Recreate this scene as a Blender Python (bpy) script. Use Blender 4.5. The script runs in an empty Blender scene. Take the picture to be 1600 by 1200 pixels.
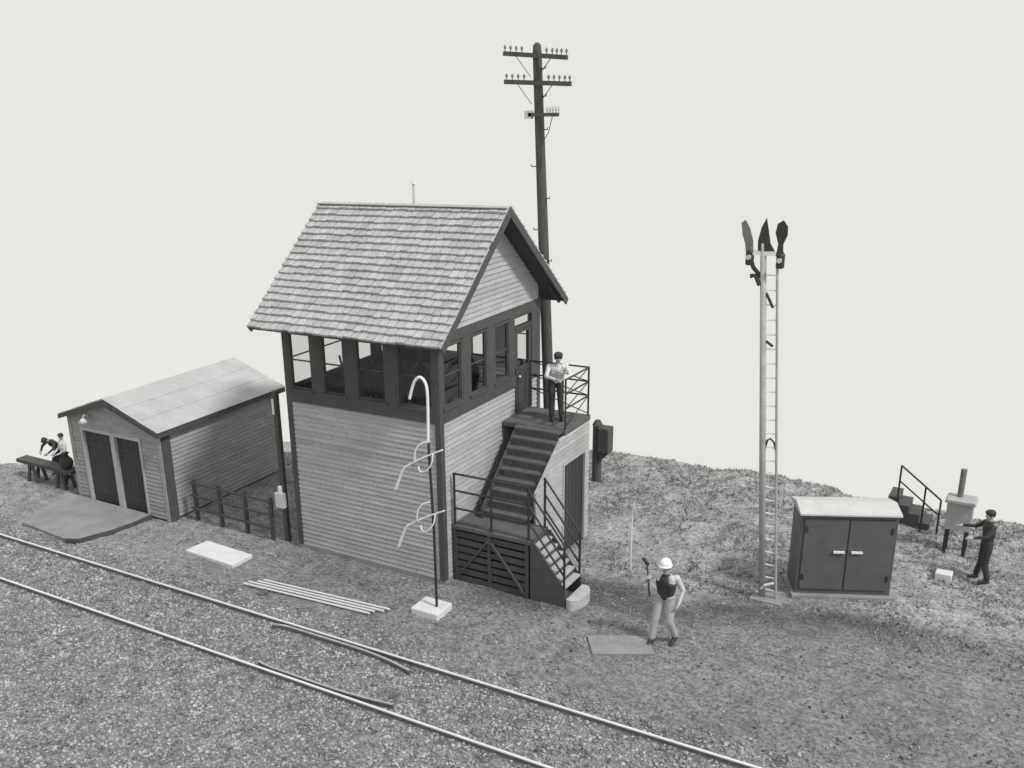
import bpy, bmesh, math, random
import numpy as np
from mathutils import Vector, Matrix
random.seed(7); RNG = np.random.default_rng(7)
S = 0.86                      # everything below is laid out in model units; the last lines scale it to metres
sc = bpy.context.scene
COL = sc.collection

# ------------------------------------------------------------------ camera, world, sun, exposure
CP = (11.4527, -17.7078, 10.7219); YAW, PITCH, ROLL = -0.5907, 0.3407, -0.0382
FPX, PPX, PPY = 1535.04, 664.89, 713.56
cam = bpy.data.cameras.new('camera'); co = bpy.data.objects.new('camera', cam); COL.objects.link(co)
fw = Vector((math.sin(YAW)*math.cos(PITCH), math.cos(YAW)*math.cos(PITCH), -math.sin(PITCH)))
rt = Vector((math.cos(YAW), -math.sin(YAW), 0)); up = rt.cross(fw)
c_, s_ = math.cos(ROLL), math.sin(ROLL)
R_, U_ = c_*rt + s_*up, -s_*rt + c_*up
M = Matrix((R_, U_, -fw)).transposed().to_4x4(); M.translation = Vector(CP)*S
co.matrix_world = M
cam.sensor_width = 36; cam.lens = FPX/1600*36
cam.shift_x = (800-PPX)/1600; cam.shift_y = (PPY-600)/1600
cam.clip_start = .1; cam.clip_end = 500
sc.camera = co

w = bpy.data.worlds.new('World'); sc.world = w; w.use_nodes = True
bg = w.node_tree.nodes['Background']; bg.inputs['Color'].default_value = (.80, .80, .765, 1); bg.inputs['Strength'].default_value = 1.0
SUN_DIR = Vector((.70, -.13, .86)).normalized()
sl = bpy.data.lights.new('sun', 'SUN'); sl.energy = 2.7; sl.angle = math.radians(7); sl.color = (1, .985, .96)
so = bpy.data.objects.new('sun', sl); COL.objects.link(so); so.rotation_euler = SUN_DIR.to_track_quat('Z', 'Y').to_euler()
so.location = (10, 2, 14)
sc.view_settings.view_transform = 'Standard'; sc.view_settings.look = 'None'
sc.view_settings.exposure = 0.0; sc.view_settings.gamma = 1.0; sc.view_settings.use_curve_mapping = False
sc.render.engine = 'CYCLES'

# ------------------------------------------------------------------ materials
def mat(name, v, rough=.85, var=.15, scale=3.0, bump=.0, bscale=40.0, metal=0.0, grain=.0, stretch=(1, 1, 1), attr=False, spec=.3):
    m = bpy.data.materials.new(name); m.use_nodes = True; nt = m.node_tree; n = nt.nodes; L = nt.links
    b = n['Principled BSDF']; b.inputs['Roughness'].default_value = rough; b.inputs['Metallic'].default_value = metal
    b.inputs['Specular IOR Level'].default_value = spec
    tc = n.new('ShaderNodeTexCoord'); mp = n.new('ShaderNodeMapping'); mp.inputs['Scale'].default_value = stretch
    L.new(tc.outputs['Object'], mp.inputs['Vector'])
    no = n.new('ShaderNodeTexNoise'); no.inputs['Scale'].default_value = scale; no.inputs['Detail'].default_value = 6; no.inputs['Roughness'].default_value = .65
    L.new(mp.outputs[0], no.inputs['Vector'])
    rp = n.new('ShaderNodeMapRange'); rp.inputs['From Min'].default_value = .25; rp.inputs['From Max'].default_value = .75
    rp.inputs['To Min'].default_value = 1-var; rp.inputs['To Max'].default_value = 1+var
    L.new(no.outputs['Fac'], rp.inputs['Value'])
    val = rp.outputs[0]
    if grain:
        n2 = n.new('ShaderNodeTexNoise'); n2.inputs['Scale'].default_value = bscale; n2.inputs['Detail'].default_value = 3
        L.new(mp.outputs[0], n2.inputs['Vector'])
        r2 = n.new('ShaderNodeMapRange'); r2.inputs['From Min'].default_value = .3; r2.inputs['From Max'].default_value = .7
        r2.inputs['To Min'].default_value = 1-grain; r2.inputs['To Max'].default_value = 1+grain
        L.new(n2.outputs['Fac'], r2.inputs['Value'])
        mm = n.new('ShaderNodeMath'); mm.operation = 'MULTIPLY'; L.new(val, mm.inputs[0]); L.new(r2.outputs[0], mm.inputs[1]); val = mm.outputs[0]
    if attr:
        at = n.new('ShaderNodeAttribute'); at.attribute_name = 'tone'
        mm = n.new('ShaderNodeMath'); mm.operation = 'MULTIPLY'; L.new(val, mm.inputs[0]); L.new(at.outputs['Fac'], mm.inputs[1]); val = mm.outputs[0]
    vm = n.new('ShaderNodeVectorMath'); vm.operation = 'SCALE'; vm.inputs[0].default_value = (v*.995, v*.995, v*1.01)
    L.new(val, vm.inputs['Scale']); L.new(vm.outputs[0], b.inputs['Base Color'])
    if bump:
        n3 = n.new('ShaderNodeTexNoise'); n3.inputs['Scale'].default_value = bscale; n3.inputs['Detail'].default_value = 5
        L.new(mp.outputs[0], n3.inputs['Vector'])
        bp = n.new('ShaderNodeBump'); bp.inputs['Strength'].default_value = bump; bp.inputs['Distance'].default_value = .03
        L.new(n3.outputs['Fac'], bp.inputs['Height']); L.new(bp.outputs[0], b.inputs['Normal'])
    return m

M_SIDE = mat('painted_clapboard', .39, var=.16, scale=1.3, grain=.16, bscale=18, bump=.35, stretch=(1, 1, 5), attr=True)
M_SHEDW = mat('grey_clapboard', .31, var=.18, scale=1.3, grain=.18, bscale=18, bump=.35, stretch=(1, 1, 5), attr=True)
M_TRIM = mat('dark_trim_paint', .075, rough=.7, var=.2, scale=5, bump=.2)
M_TRIML = mat('light_trim_paint', .42, rough=.75, var=.1, scale=5, bump=.2)
M_ROOF = mat('weathered_shingle', .43, var=.10, scale=2.2, grain=.2, bscale=30, bump=.5, attr=True)
M_ROOFU = mat('roof_board', .07, var=.2, scale=4)
M_TAR = mat('rolled_roofing', .42, var=.16, scale=1.4, grain=.10, bscale=50, bump=.3)
M_DOOR = mat('dark_door_paint', .055, rough=.6, var=.25, scale=4, stretch=(4, 4, 1), bump=.2)
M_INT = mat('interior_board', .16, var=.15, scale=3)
M_STEP = mat('stair_timber', .11, var=.25, scale=6, grain=.15, bscale=40, bump=.3)
M_POLE = mat('creosoted_pole', .085, var=.3, scale=6, stretch=(3, 3, .5), bump=.5, bscale=20)
M_IRON = mat('black_iron', .045, rough=.5, var=.2, scale=8, metal=.2)
M_SILV = mat('pale_metal_paint', .55, rough=.5, var=.12, scale=6)
M_RAIL = mat('worn_rail_head', .72, rough=.35, var=.06, scale=3, metal=.1, spec=.5)
M_RAILW = mat('rusty_rail_web', .12, rough=.8, var=.3, scale=8)
M_TIE = mat('sleeper_wood', .12, var=.3, scale=5, bump=.5)
M_CONC = mat('pale_concrete', .62, var=.10, scale=4, grain=.08, bscale=40, bump=.3)
M_APR = mat('apron_concrete', .25, var=.22, scale=2, grain=.15, bscale=30, bump=.4)
M_WHITE = mat('white_enamel', .75, rough=.4, var=.04)
M_CAB = mat('cabinet_paint', .105, rough=.45, var=.15, scale=3, bump=.1)
M_CABL = mat('cabinet_lid_paint', .50, rough=.6, var=.15, scale=3, bump=.1)
M_MAST = mat('grey_mast_paint', .36, rough=.6, var=.2, scale=5, bump=.2)
M_TREAD = mat('worn_pale_tread', .42, var=.2, scale=6, grain=.15, bscale=40, bump=.3)
M_PHB = mat('grey_box_paint', .36, rough=.5, var=.2, scale=4, bump=.2)
M_CORD = mat('cotton_cord', .7, var=.1)
M_SKIN = mat('skin', .38, rough=.6, var=.05); M_SHIRT = mat('pale_cotton', .6, var=.1, scale=9, bump=.5)
M_DARKC = mat('dark_cloth', .05, var=.2, scale=9, bump=.5); M_TROU = mat('work_trousers', .40, var=.15, scale=9, bump=.5)
M_MIDC = mat('grey_cloth', .18, var=.2, scale=9, bump=.5)
M_BOOT = mat('boot_leather', .035, rough=.5, var=.2); M_HAIR = mat('dark_hair', .03, var=.2)
M_STONE = mat('ballast_stone', .27, var=.5, scale=2.5, attr=True)
M_GRASS = mat('dry_grass', .22, var=.25, scale=1.2, attr=True)

def glass():
    m = bpy.data.materials.new('window_glass'); m.use_nodes = True; nt = m.node_tree; n = nt.nodes
    n.remove(n['Principled BSDF']); o = n['Material Output']
    t = n.new('ShaderNodeBsdfTransparent'); t.inputs[0].default_value = (.93, .93, .93, 1)
    g = n.new('ShaderNodeBsdfGlossy'); g.inputs['Roughness'].default_value = .05
    mx = n.new('ShaderNodeMixShader'); lw = n.new('ShaderNodeLayerWeight'); pw = n.new('ShaderNodeMath'); pw.operation = 'POWER'; pw.inputs[1].default_value = 4
    fr = n.new('ShaderNodeMapRange'); fr.inputs['To Min'].default_value = .02; fr.inputs['To Max'].default_value = .5
    nt.links.new(lw.outputs['Facing'], pw.inputs[0]); nt.links.new(pw.outputs[0], fr.inputs['Value'])
    nt.links.new(fr.outputs[0], mx.inputs[0]); nt.links.new(t.outputs[0], mx.inputs[1]); nt.links.new(g.outputs[0], mx.inputs[2])
    nt.links.new(mx.outputs[0], o.inputs[0]); return m
M_GLASS = glass()

def ground_mat():
    m = bpy.data.materials.new('cinders_and_dry_grass'); m.use_nodes = True; nt = m.node_tree; n = nt.nodes; L = nt.links
    b = n['Principled BSDF']; b.inputs['Roughness'].default_value = .95; b.inputs['Specular IOR Level'].default_value = .15
    tc = n.new('ShaderNodeTexCoord')
    def noise(sc_, det=6, ro=.65):
        x = n.new('ShaderNodeTexNoise'); x.inputs['Scale'].default_value = sc_; x.inputs['Detail'].default_value = det; x.inputs['Roughness'].default_value = ro
        L.new(tc.outputs['Object'], x.inputs['Vector']); return x.outputs['Fac']
    def mr(v, a, b_, c, d):
        x = n.new('ShaderNodeMapRange'); L.new(v, x.inputs['Value'])
        for k, q in zip(('From Min', 'From Max', 'To Min', 'To Max'), (a, b_, c, d)): x.inputs[k].default_value = q
        return x.outputs[0]
    def mul(a, b_):
        x = n.new('ShaderNodeMath'); x.operation = 'MULTIPLY'; L.new(a, x.inputs[0]); L.new(b_, x.inputs[1]); return x.outputs[0]
    at = n.new('ShaderNodeAttribute'); at.attribute_name = 'tone'
    v = mul(mr(noise(.55), .3, .7, .84, 1.16), mr(noise(3.2), .3, .7, .72, 1.28))
    v = mul(v, mr(noise(13, 5, .75), .34, .66, .50, 1.55)); v = mul(v, at.outputs['Fac'])
    vm = n.new('ShaderNodeVectorMath'); vm.operation = 'SCALE'; vm.inputs[0].default_value = (.995, .995, 1.01)
    L.new(v, vm.inputs['Scale']); L.new(vm.outputs[0], b.inputs['Base Color'])
    bp = n.new('ShaderNodeBump'); bp.inputs['Strength'].default_value = .9; bp.inputs['Distance'].default_value = .05
    L.new(noise(24, 6, .7), bp.inputs['Height']); L.new(bp.outputs[0], b.inputs['Normal'])
    return m
M_GROUND = ground_mat()

# ------------------------------------------------------------------ mesh helpers
class MB:
    def __init__(s): s.v = []; s.f = []; s.m = []; s.t = []
    def add(s, vs, fs, mi=0, tone=1.0):
        o = len(s.v); s.v += [tuple(v) for v in vs]
        for f in fs: s.f.append(tuple(i+o for i in f)); s.m.append(mi); s.t.append(tone)
        return s
    def box(s, a, b, mi=0, tone=1.0, rot=None, piv=None):
        x0, y0, z0 = a; x1, y1, z1 = b
        vs = [Vector(p) for p in ((x0,y0,z0),(x1,y0,z0),(x1,y1,z0),(x0,y1,z0),(x0,y0,z1),(x1,y0,z1),(x1,y1,z1),(x0,y1,z1))]
        if rot is not None:
            pv = Vector(piv) if piv else (Vector(a)+Vector(b))/2
            vs = [rot @ (v-pv) + pv for v in vs]
        return s.add(vs, [(0,3,2,1),(4,5,6,7),(0,1,5,4),(1,2,6,5),(2,3,7,6),(3,0,4,7)], mi, tone)
    def bar(s, p, q, wd, th, upv=(0,0,1), mi=0, tone=1.0):      # rectangular bar between two points
        p, q = Vector(p), Vector(q); d = (q-p).normalized(); u = Vector(upv)
        if abs(d.dot(u)) > .98: u = Vector((0,1,0))
        r = d.cross(u).normalized(); u = r.cross(d)
        vs = []
        for c in (p, q):
            for a, b in ((-1,-1),(1,-1),(1,1),(-1,1)): vs.append(c + r*a*wd/2 + u*b*th/2)
        return s.add(vs, [(0,1,2,3),(7,6,5,4),(0,4,5,1),(1,5,6,2),(2,6,7,3),(3,7,4,0)], mi, tone)
    def tube(s, pts, r, seg=10, mi=0, tone=1.0, cap=True):
        pts = [Vector(p) for p in pts]; n = len(pts)
        rs = r if isinstance(r, (list, tuple)) else [r]*n
        d0 = (pts[1]-pts[0]).normalized(); u = Vector((0,0,1)) if abs(d0.z) < .9 else Vector((1,0,0))
        rr = d0.cross(u).normalized(); vs = []
        for i, p in enumerate(pts):
            d = (pts[min(i+1,n-1)]-pts[max(i-1,0)]).normalized()
            rr = (rr - d*rr.dot(d)).normalized(); uu = d.cross(rr)
            for k in range(seg):
                a = 2*math.pi*k/seg; vs.append(p + (rr*math.cos(a)+uu*math.sin(a))*rs[i])
        fs = [(i*seg+k, i*seg+(k+1)%seg, (i+1)*seg+(k+1)%seg, (i+1)*seg+k) for i in range(n-1) for k in range(seg)]
        if cap: fs += [tuple(range(seg-1,-1,-1)), tuple((n-1)*seg+k for k in range(seg))]
        return s.add(vs, fs, mi, tone)
    def prism(s, poly, ax, a, b, mi=0, tone=1.0):      # polygon in the plane normal to axis ax, from a to b
        def P(p, c):
            q = list(p); q.insert(ax, c); return tuple(q)
        n = len(poly)
        return s.add([P(p,a) for p in poly]+[P(p,b) for p in poly], [tuple(range(n)), tuple(range(2*n-1,n-1,-1))]+[((i+1)%n, i, i+n, (i+1)%n+n) for i in range(n)], mi, tone)
    def ball(s, c, r, seg=10, ring=6, mi=0, tone=1.0, sc3=(1,1,1)):
        c = Vector(c); vs = [c+Vector((0,0,r*sc3[2]))]
        for i in range(1, ring):
            t = math.pi*i/ring
            for k in range(seg):
                a = 2*math.pi*k/seg; vs.append(c+Vector((math.sin(t)*math.cos(a)*r*sc3[0], math.sin(t)*math.sin(a)*r*sc3[1], math.cos(t)*r*sc3[2])))
        vs.append(c-Vector((0,0,r*sc3[2]))); L_ = len(vs)-1; fs = []
        for k in range(seg): fs += [(0, 1+k, 1+(k+1)%seg), (L_, L_-seg+(k+1)%seg, L_-seg+k)]
        for i in range(ring-2):
            for k in range(seg): a = 1+i*seg; fs.append((a+k, a+seg+k, a+seg+(k+1)%seg, a+(k+1)%seg))
        return s.add(vs, fs, mi, tone)
    def build(s, name, mats, parent=None, smooth=False, bevel=0):
        me = bpy.data.meshes.new(name); me.from_pydata(s.v, [], s.f)
        if not isinstance(mats, (list, tuple)): mats = [mats]
        for m in mats: me.materials.append(m)
        me.polygons.foreach_set('material_index', s.m)
        if any(t != 1.0 for t in s.t) or any(m in (M_ROOF, M_STONE, M_GRASS, M_SIDE, M_SHEDW) for m in mats):
            at = me.attributes.new('tone', 'FLOAT', 'FACE'); at.data.foreach_set('value', s.t)
        bm = bmesh.new(); bm.from_mesh(me); bmesh.ops.recalc_face_normals(bm, faces=bm.faces)
        if bevel: bmesh.ops.bevel(bm, geom=list(bm.edges), offset=bevel, segments=2, profile=.5, affect='EDGES', clamp_overlap=True)
        bm.to_mesh(me); bm.free()
        if smooth: me.polygons.foreach_set('use_smooth', [True]*len(me.polygons))
        me.update()
        o = bpy.data.objects.new(name, me); COL.objects.link(o)
        if parent: o.parent = parent; o.matrix_parent_inverse = Matrix.Identity(4); shift(o, parent)
        return o
def smo(pts, n=5):
    P = [Vector(p) for p in pts]; out = []
    for i in range(len(P)-1):
        p0, p1, p2, p3 = P[max(i-1,0)], P[i], P[i+1], P[min(i+2,len(P)-1)]
        for k in range(n):
            t = k/n; out.append(.5*((2*p1)+(p2-p0)*t+(2*p0-5*p1+4*p2-p3)*t*t+(3*p1-p0-3*p2+p3)*t**3))
    return out+[P[-1]]
def wloc(o):
    v = Vector((0,0,0))
    while o: v = v + o.location; o = o.parent
    return v
def shift(o, parent):
    # meshes are laid out in scene coordinates; parents carry a location only, so bring the mesh back by it
    o.data.transform(Matrix.Translation(-wloc(parent)))
def tag(o, label, cat, group=None, kind=None):
    if label: o['label'] = label
    if cat: o['category'] = cat
    if group: o['group'] = group
    if kind: o['kind'] = kind
    return o
def thing(name, loc, label, cat, group=None):
    o = bpy.data.objects.new(name, None); COL.objects.link(o); o.location = loc; o.empty_display_size = .2
    return tag(o, label, cat, group)
def rebase(o, loc):
    o.data.transform(Matrix.Translation(-Vector(loc))); o.location = loc; return o

# ------------------------------------------------------------------ ground
def vnoise(x, y, sc_, seed):
    x = np.asarray(x)*sc_; y = np.asarray(y)*sc_
    xi = np.floor(x).astype(int); yi = np.floor(y).astype(int); fx = x-xi; fy = y-yi
    fx = fx*fx*(3-2*fx); fy = fy*fy*(3-2*fy)
    def h(a, b):
        n_ = (a*374761393 + b*668265263 + seed*982451653) & 0x7fffffff
        n_ = ((n_ ^ (n_ >> 13))*1274126177) & 0x7fffffff
        return ((n_ ^ (n_ >> 16)) & 0xffff)/65535.0
    return (h(xi,yi)*(1-fx)+h(xi+1,yi)*fx)*(1-fy)+(h(xi,yi+1)*(1-fx)+h(xi+1,yi+1)*fx)*fy
def sstep(a, b, x):
    t = np.clip((x-a)/(b-a), 0, 1); return t*t*(3-2*t)
CRX = [-26, -18.2, -17.2, -15.6, -9, -4, -0.6, 2, 4, 6.4, 6.9, 8, 9.4, 10.2, 10.8, 13, 20]
CRY = [-2.5, .05, .57, 1.45, 6.4, 9.2, 10.6, 10.75, 10.7, 10.7, 10.35, 10.3, 10.3, 9.75, 10.2, 10.4, 10.4]   # where the bank ends
def gh(x, y):
    x = np.asarray(x, float); y = np.asarray(y, float)
    cr = np.interp(x, CRX, CRY)
    hill = sstep(2.5, 6, y)*sstep(1.5, 4, x)
    z = (vnoise(x,y,.6,1)-.5)*.05 + (vnoise(x,y,2.1,2)-.5)*.03
    z = z + hill*((vnoise(x,y,.45,5)-.5)*.22 + (vnoise(x,y,1.3,6)-.5)*.16 + (vnoise(x,y,3.6,9)-.5)*.10)
    z = z*(1-sstep(-2.8,-3.2,y)) + (1-sstep(-2.8,-3.2,y)*0)*0
    flat = np.maximum.reduce([sstep(.9,.3,np.abs(x+2.2)-2.2)*sstep(.9,.3,np.abs(y-2.4)-2.4)])
    z = z*(1-flat)
    back = sstep(0, 2.6, y-cr+.15)
    z = z - back*3.4 - sstep(-21, -24, x)*3 - sstep(16, 19, x)*3 - sstep(-13, -16, y)*3
    return z
def gz(x, y): return float(gh(x, y))
def make_ground():
    xs = np.arange(-25, 19.6, .1); ys = np.arange(-16.5, 14.3, .1)
    X, Y = np.meshgrid(xs, ys); Z = gh(X, Y) + (vnoise(X,Y,7,3)-.5)*.022 + (vnoise(X,Y,4,4)-.5)*.035*sstep(-3.6,-2.6,Y)
    nx, ny = len(xs), len(ys)
    V = np.stack([X,Y,Z],-1).reshape(-1,3)
    I = np.arange(nx*ny).reshape(ny,nx)
    F = np.stack([I[:-1,:-1],I[:-1,1:],I[1:,1:],I[1:,:-1]],-1).reshape(-1,4)
    me = bpy.data.meshes.new('ground'); me.vertices.add(len(V)); me.vertices.foreach_set('co', V.ravel())
    me.loops.add(F.size); me.loops.foreach_set('vertex_index', F.ravel())
    me.polygons.add(len(F)); me.polygons.foreach_set('loop_start', np.arange(0,F.size,4)); me.polygons.foreach_set('loop_total', np.full(len(F),4))
    me.update(calc_edges=True)
    # what grows or lies there: cinders by the track, packed earth round the tower with a shadow band painted in, pale dry grass up the bank
    x, y = V[:,0], V[:,1]
    wob = (vnoise(x,y,.8,11)-.5)*2.0
    grass = sstep(1.6, 3.4, y+wob-(x-5)*.10)*sstep(1.2, 2.4, x+wob*.4)
    far = sstep(4.9, 5.8, y+wob*.4)
    grass = np.maximum(grass, far)
    earth = .225 + .05*sstep(-4, -9, x)*sstep(-3.4,-2.6,y)
    dark = sstep(1.6,.4,np.abs(y-1.2-(x-3)*.35+wob*.3))*sstep(.2,1.4,x)  # painted shadow: band across the earth from the stairs to the cabinet
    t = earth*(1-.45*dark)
    t = t*(1-grass) + .33*grass
    bal = sstep(-2.5,-3.1,y+wob*.12); t = t*(1-bal) + (.24)*bal
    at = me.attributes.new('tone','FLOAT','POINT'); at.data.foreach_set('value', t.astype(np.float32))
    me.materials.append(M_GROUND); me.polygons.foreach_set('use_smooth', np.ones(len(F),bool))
    o = bpy.data.objects.new('ground', me); COL.objects.link(o); o['kind'] = 'structure'
make_ground()

ICO = None
def scatter(name, n, region, rmin, rmax, m, tone, sink=.3, zfun=gz):
    bm = bmesh.new(); bmesh.ops.create_icosphere(bm, subdivisions=1, radius=1)
    base = np.array([v.co[:] for v in bm.verts]); fa = np.array([[v.index for v in f.verts] for f in bm.faces]); bm.free()
    P = region(n); n = len(P); nv = len(base)
    r = RNG.uniform(rmin, rmax, n)*RNG.uniform(.6,1,n)
    V = base[None]*(1+RNG.uniform(-.28,.28,(n,nv,3)))
    ang = RNG.uniform(0,6.28,n); c, s = np.cos(ang), np.sin(ang)
    V = V*np.stack([r*RNG.uniform(.8,1.4,n), r, r*RNG.uniform(.5,.9,n)],-1)[:,None]
    V = np.stack([V[...,0]*c[:,None]-V[...,1]*s[:,None], V[...,0]*s[:,None]+V[...,1]*c[:,None], V[...,2]],-1)
    z = gh(P[:,0],P[:,1]) + r*(.5-sink)
    V[...,0] += P[:,0,None]; V[...,1] += P[:,1,None]; V[...,2] += z[:,None]
    F = (fa[None]+(np.arange(n)*nv)[:,None,None]).reshape(-1,3); V = V.reshape(-1,3)
    me = bpy.data.meshes.new(name); me.vertices.add(len(V)); me.vertices.foreach_set('co', V.ravel())
    me.loops.add(F.size); me.loops.foreach_set('vertex_index', F.ravel())
    me.polygons.add(len(F)); me.polygons.foreach_set('loop_start', np.arange(0,F.size,3)); me.polygons.foreach_set('loop_total', np.full(len(F),3))
    me.update(calc_edges=True)
    at = me.attributes.new('tone','FLOAT','FACE'); at.data.foreach_set('value', np.repeat(RNG.uniform(*tone,n),len(fa)).astype(np.float32))
    me.materials.append(m); o = bpy.data.objects.new(name, me); COL.objects.link(o); return o
def reg_ballast(n):
    P = np.stack([RNG.uniform(-22,12,n), RNG.uniform(-11.5,-2.3,n)],-1)
    k = RNG.uniform(0,1,n) < sstep(-2.3,-3.3,P[:,1]); return P[k]
def reg_ground(n):
    P = np.stack([RNG.uniform(-20,15,n), RNG.uniform(-9,10,n)],-1)
    k = ~((P[:,0]>-4.6)&(P[:,0]<2.3)&(P[:,1]>-.1)&(P[:,1]<4.9)) & ~((P[:,0]>-12.8)&(P[:,0]<-8.7)&(P[:,1]>-.6)&(P[:,1]<4.5)) & ~((P[:,0]>-14)&(P[:,0]<-9.4)&(P[:,1]>-3.3)&(P[:,1]<-.4))
    return P[k & (vnoise(P[:,0],P[:,1],.9,21) > .25)]
tag(scatter('ballast', 80000, reg_ballast, .02, .048, M_STONE, (.45,1.5)), 'coarse grey ballast stones packed round the rails', 'ballast', kind='stuff')
tag(scatter('gravel', 40000, reg_ground, .012, .034, M_STONE, (.25,1.35)), 'loose small stones strewn over the dark earth', 'gravel', kind='stuff')
def make_grass():
    n = 46000
    P = np.stack([RNG.uniform(-19,15,n), RNG.uniform(1.2,10.9,n)],-1)
    cr = np.interp(P[:,0], CRX, CRY)
    d = vnoise(P[:,0],P[:,1],1.4,31)*.7+vnoise(P[:,0],P[:,1],4,32)*.3
    k = (P[:,1] < cr+.25) & (d > .40) & ((P[:,0] > 2.1+RNG.uniform(0,1,n)) | (P[:,1] > 5.3)) & (P[:,1] > 2.3-(P[:,0]-5)*-.02+RNG.uniform(-.8,.8,n))
    k &= ~((P[:,0]<-8.6)&(P[:,0]>-12.8)&(P[:,1]<4.5)) & ~((P[:,0]<-9)&(P[:,1]<1.5))
    P = P[k]; n = len(P); B = 3
    P = np.repeat(P,B,0)+RNG.normal(0,.03,(n*B,2)); N = len(P)
    a = RNG.uniform(0,6.28,N); h = RNG.uniform(.03,.10,N); wd = RNG.uniform(.008,.018,N); ln = RNG.uniform(0,.08,N); la = RNG.uniform(0,6.28,N)
    z = gh(P[:,0],P[:,1])-.01
    A = np.stack([P[:,0]-np.cos(a)*wd, P[:,1]-np.sin(a)*wd, z],-1); Bv = np.stack([P[:,0]+np.cos(a)*wd, P[:,1]+np.sin(a)*wd, z],-1)
    T = np.stack([P[:,0]+np.cos(la)*ln, P[:,1]+np.sin(la)*ln, z+h],-1)
    V = np.stack([A,Bv,T],1).reshape(-1,3); F = np.arange(N*3)
    me = bpy.data.meshes.new('grass'); me.vertices.add(N*3); me.vertices.foreach_set('co', V.ravel())
    me.loops.add(N*3); me.loops.foreach_set('vertex_index', F)
    me.polygons.add(N); me.polygons.foreach_set('loop_start', np.arange(0,N*3,3)); me.polygons.foreach_set('loop_total', np.full(N,3)); me.update(calc_edges=True)
    at = me.attributes.new('tone','FLOAT','FACE'); at.data.foreach_set('value', RNG.uniform(.5,1.7,N).astype(np.float32))
    me.materials.append(M_GRASS); o = bpy.data.objects.new('grass', me); COL.objects.link(o)
    tag(o, 'short dry grass covering the bank behind the tower', 'grass', kind='stuff')
make_grass()

# ------------------------------------------------------------------ railway track with a turnout
TR = thing('railway_track', (-4, -4.3, 0), 'railway track with thin bright rails and short flared guard rails at lower left', 'track')
r1 = lambda x: -3.42+.012*(x-1.6)
r2 = lambda x: -5.17+.012*(x+1.2)
def rail(fy, x0, x1, n=2, top=None):
    b = MB(); h = MB(); pts = [(x0+(x1-x0)*i/n, fy(x0+(x1-x0)*i/n)) for i in range(n+1)]
    prof = [(-.055,-.03),(.055,-.03),(.055,.0),(.018,.015),(.018,.09),(.024,.10),(.024,.125),(-.024,.125),(-.024,.10),(-.018,.09),(-.018,.015),(-.055,.0)]
    vs = []
    for i, p in enumerate(pts):
        q0 = Vector(pts[max(i-1,0)]); q1 = Vector(pts[min(i+1,n)]); d = (q1-q0).normalized(); nn = Vector((-d.y,d.x))
        for a, z in prof: vs.append((p[0]+nn.x*a, p[1]+nn.y*a, z))
    m = len(prof)
    for i in range(n):
        for k in range(m):
            f = (i*m+k, i*m+(k+1)%m, (i+1)*m+(k+1)%m, (i+1)*m+k)
            b.f.append(f); b.m.append(1 if k in (5,6,7) else 0); b.t.append(1.0)
    b.f += [tuple(range(m)), tuple(n*m+m-1-k for k in range(m))]; b.m += [0,0]; b.t += [1.0,1.0]
    b.v = vs
    return b.build('rail', [M_RAILW, top or M_RAIL], TR)
rail(r1, -23, 15.5); rail(r2, -23, 15.5)
def cv(x, a, b):       # guard rail: bent away at both ends
    return .55*max(0, a+.45-x)**2 + .10*max(0, x-b+1.6)**2
rail(lambda x: r1(x)-.12-cv(x,-2.2,1.5)*.8, -2.2, 1.5, 24, M_MAST); rail(lambda x: r2(x)+.12+cv(x,-1.4,1.9)*.5, -1.4, 1.9, 24, M_MAST)
sl0 = None
for i in range(50):
    x = -22.6+i*.76
    if sl0 is None:
        sl0 = MB().box((x-.13, -5.75, -.12), (x+.13, -2.95, -.005)).build('sleeper', M_TIE, TR, bevel=.015); X0 = x
        sl0.location = (0,0,0)
    else:
        c = sl0.copy(); COL.objects.link(c); c.parent = TR; c.location = (x-X0, random.uniform(-.04,.04)+.012*(x-X0), random.uniform(-.01,.008))

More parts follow.
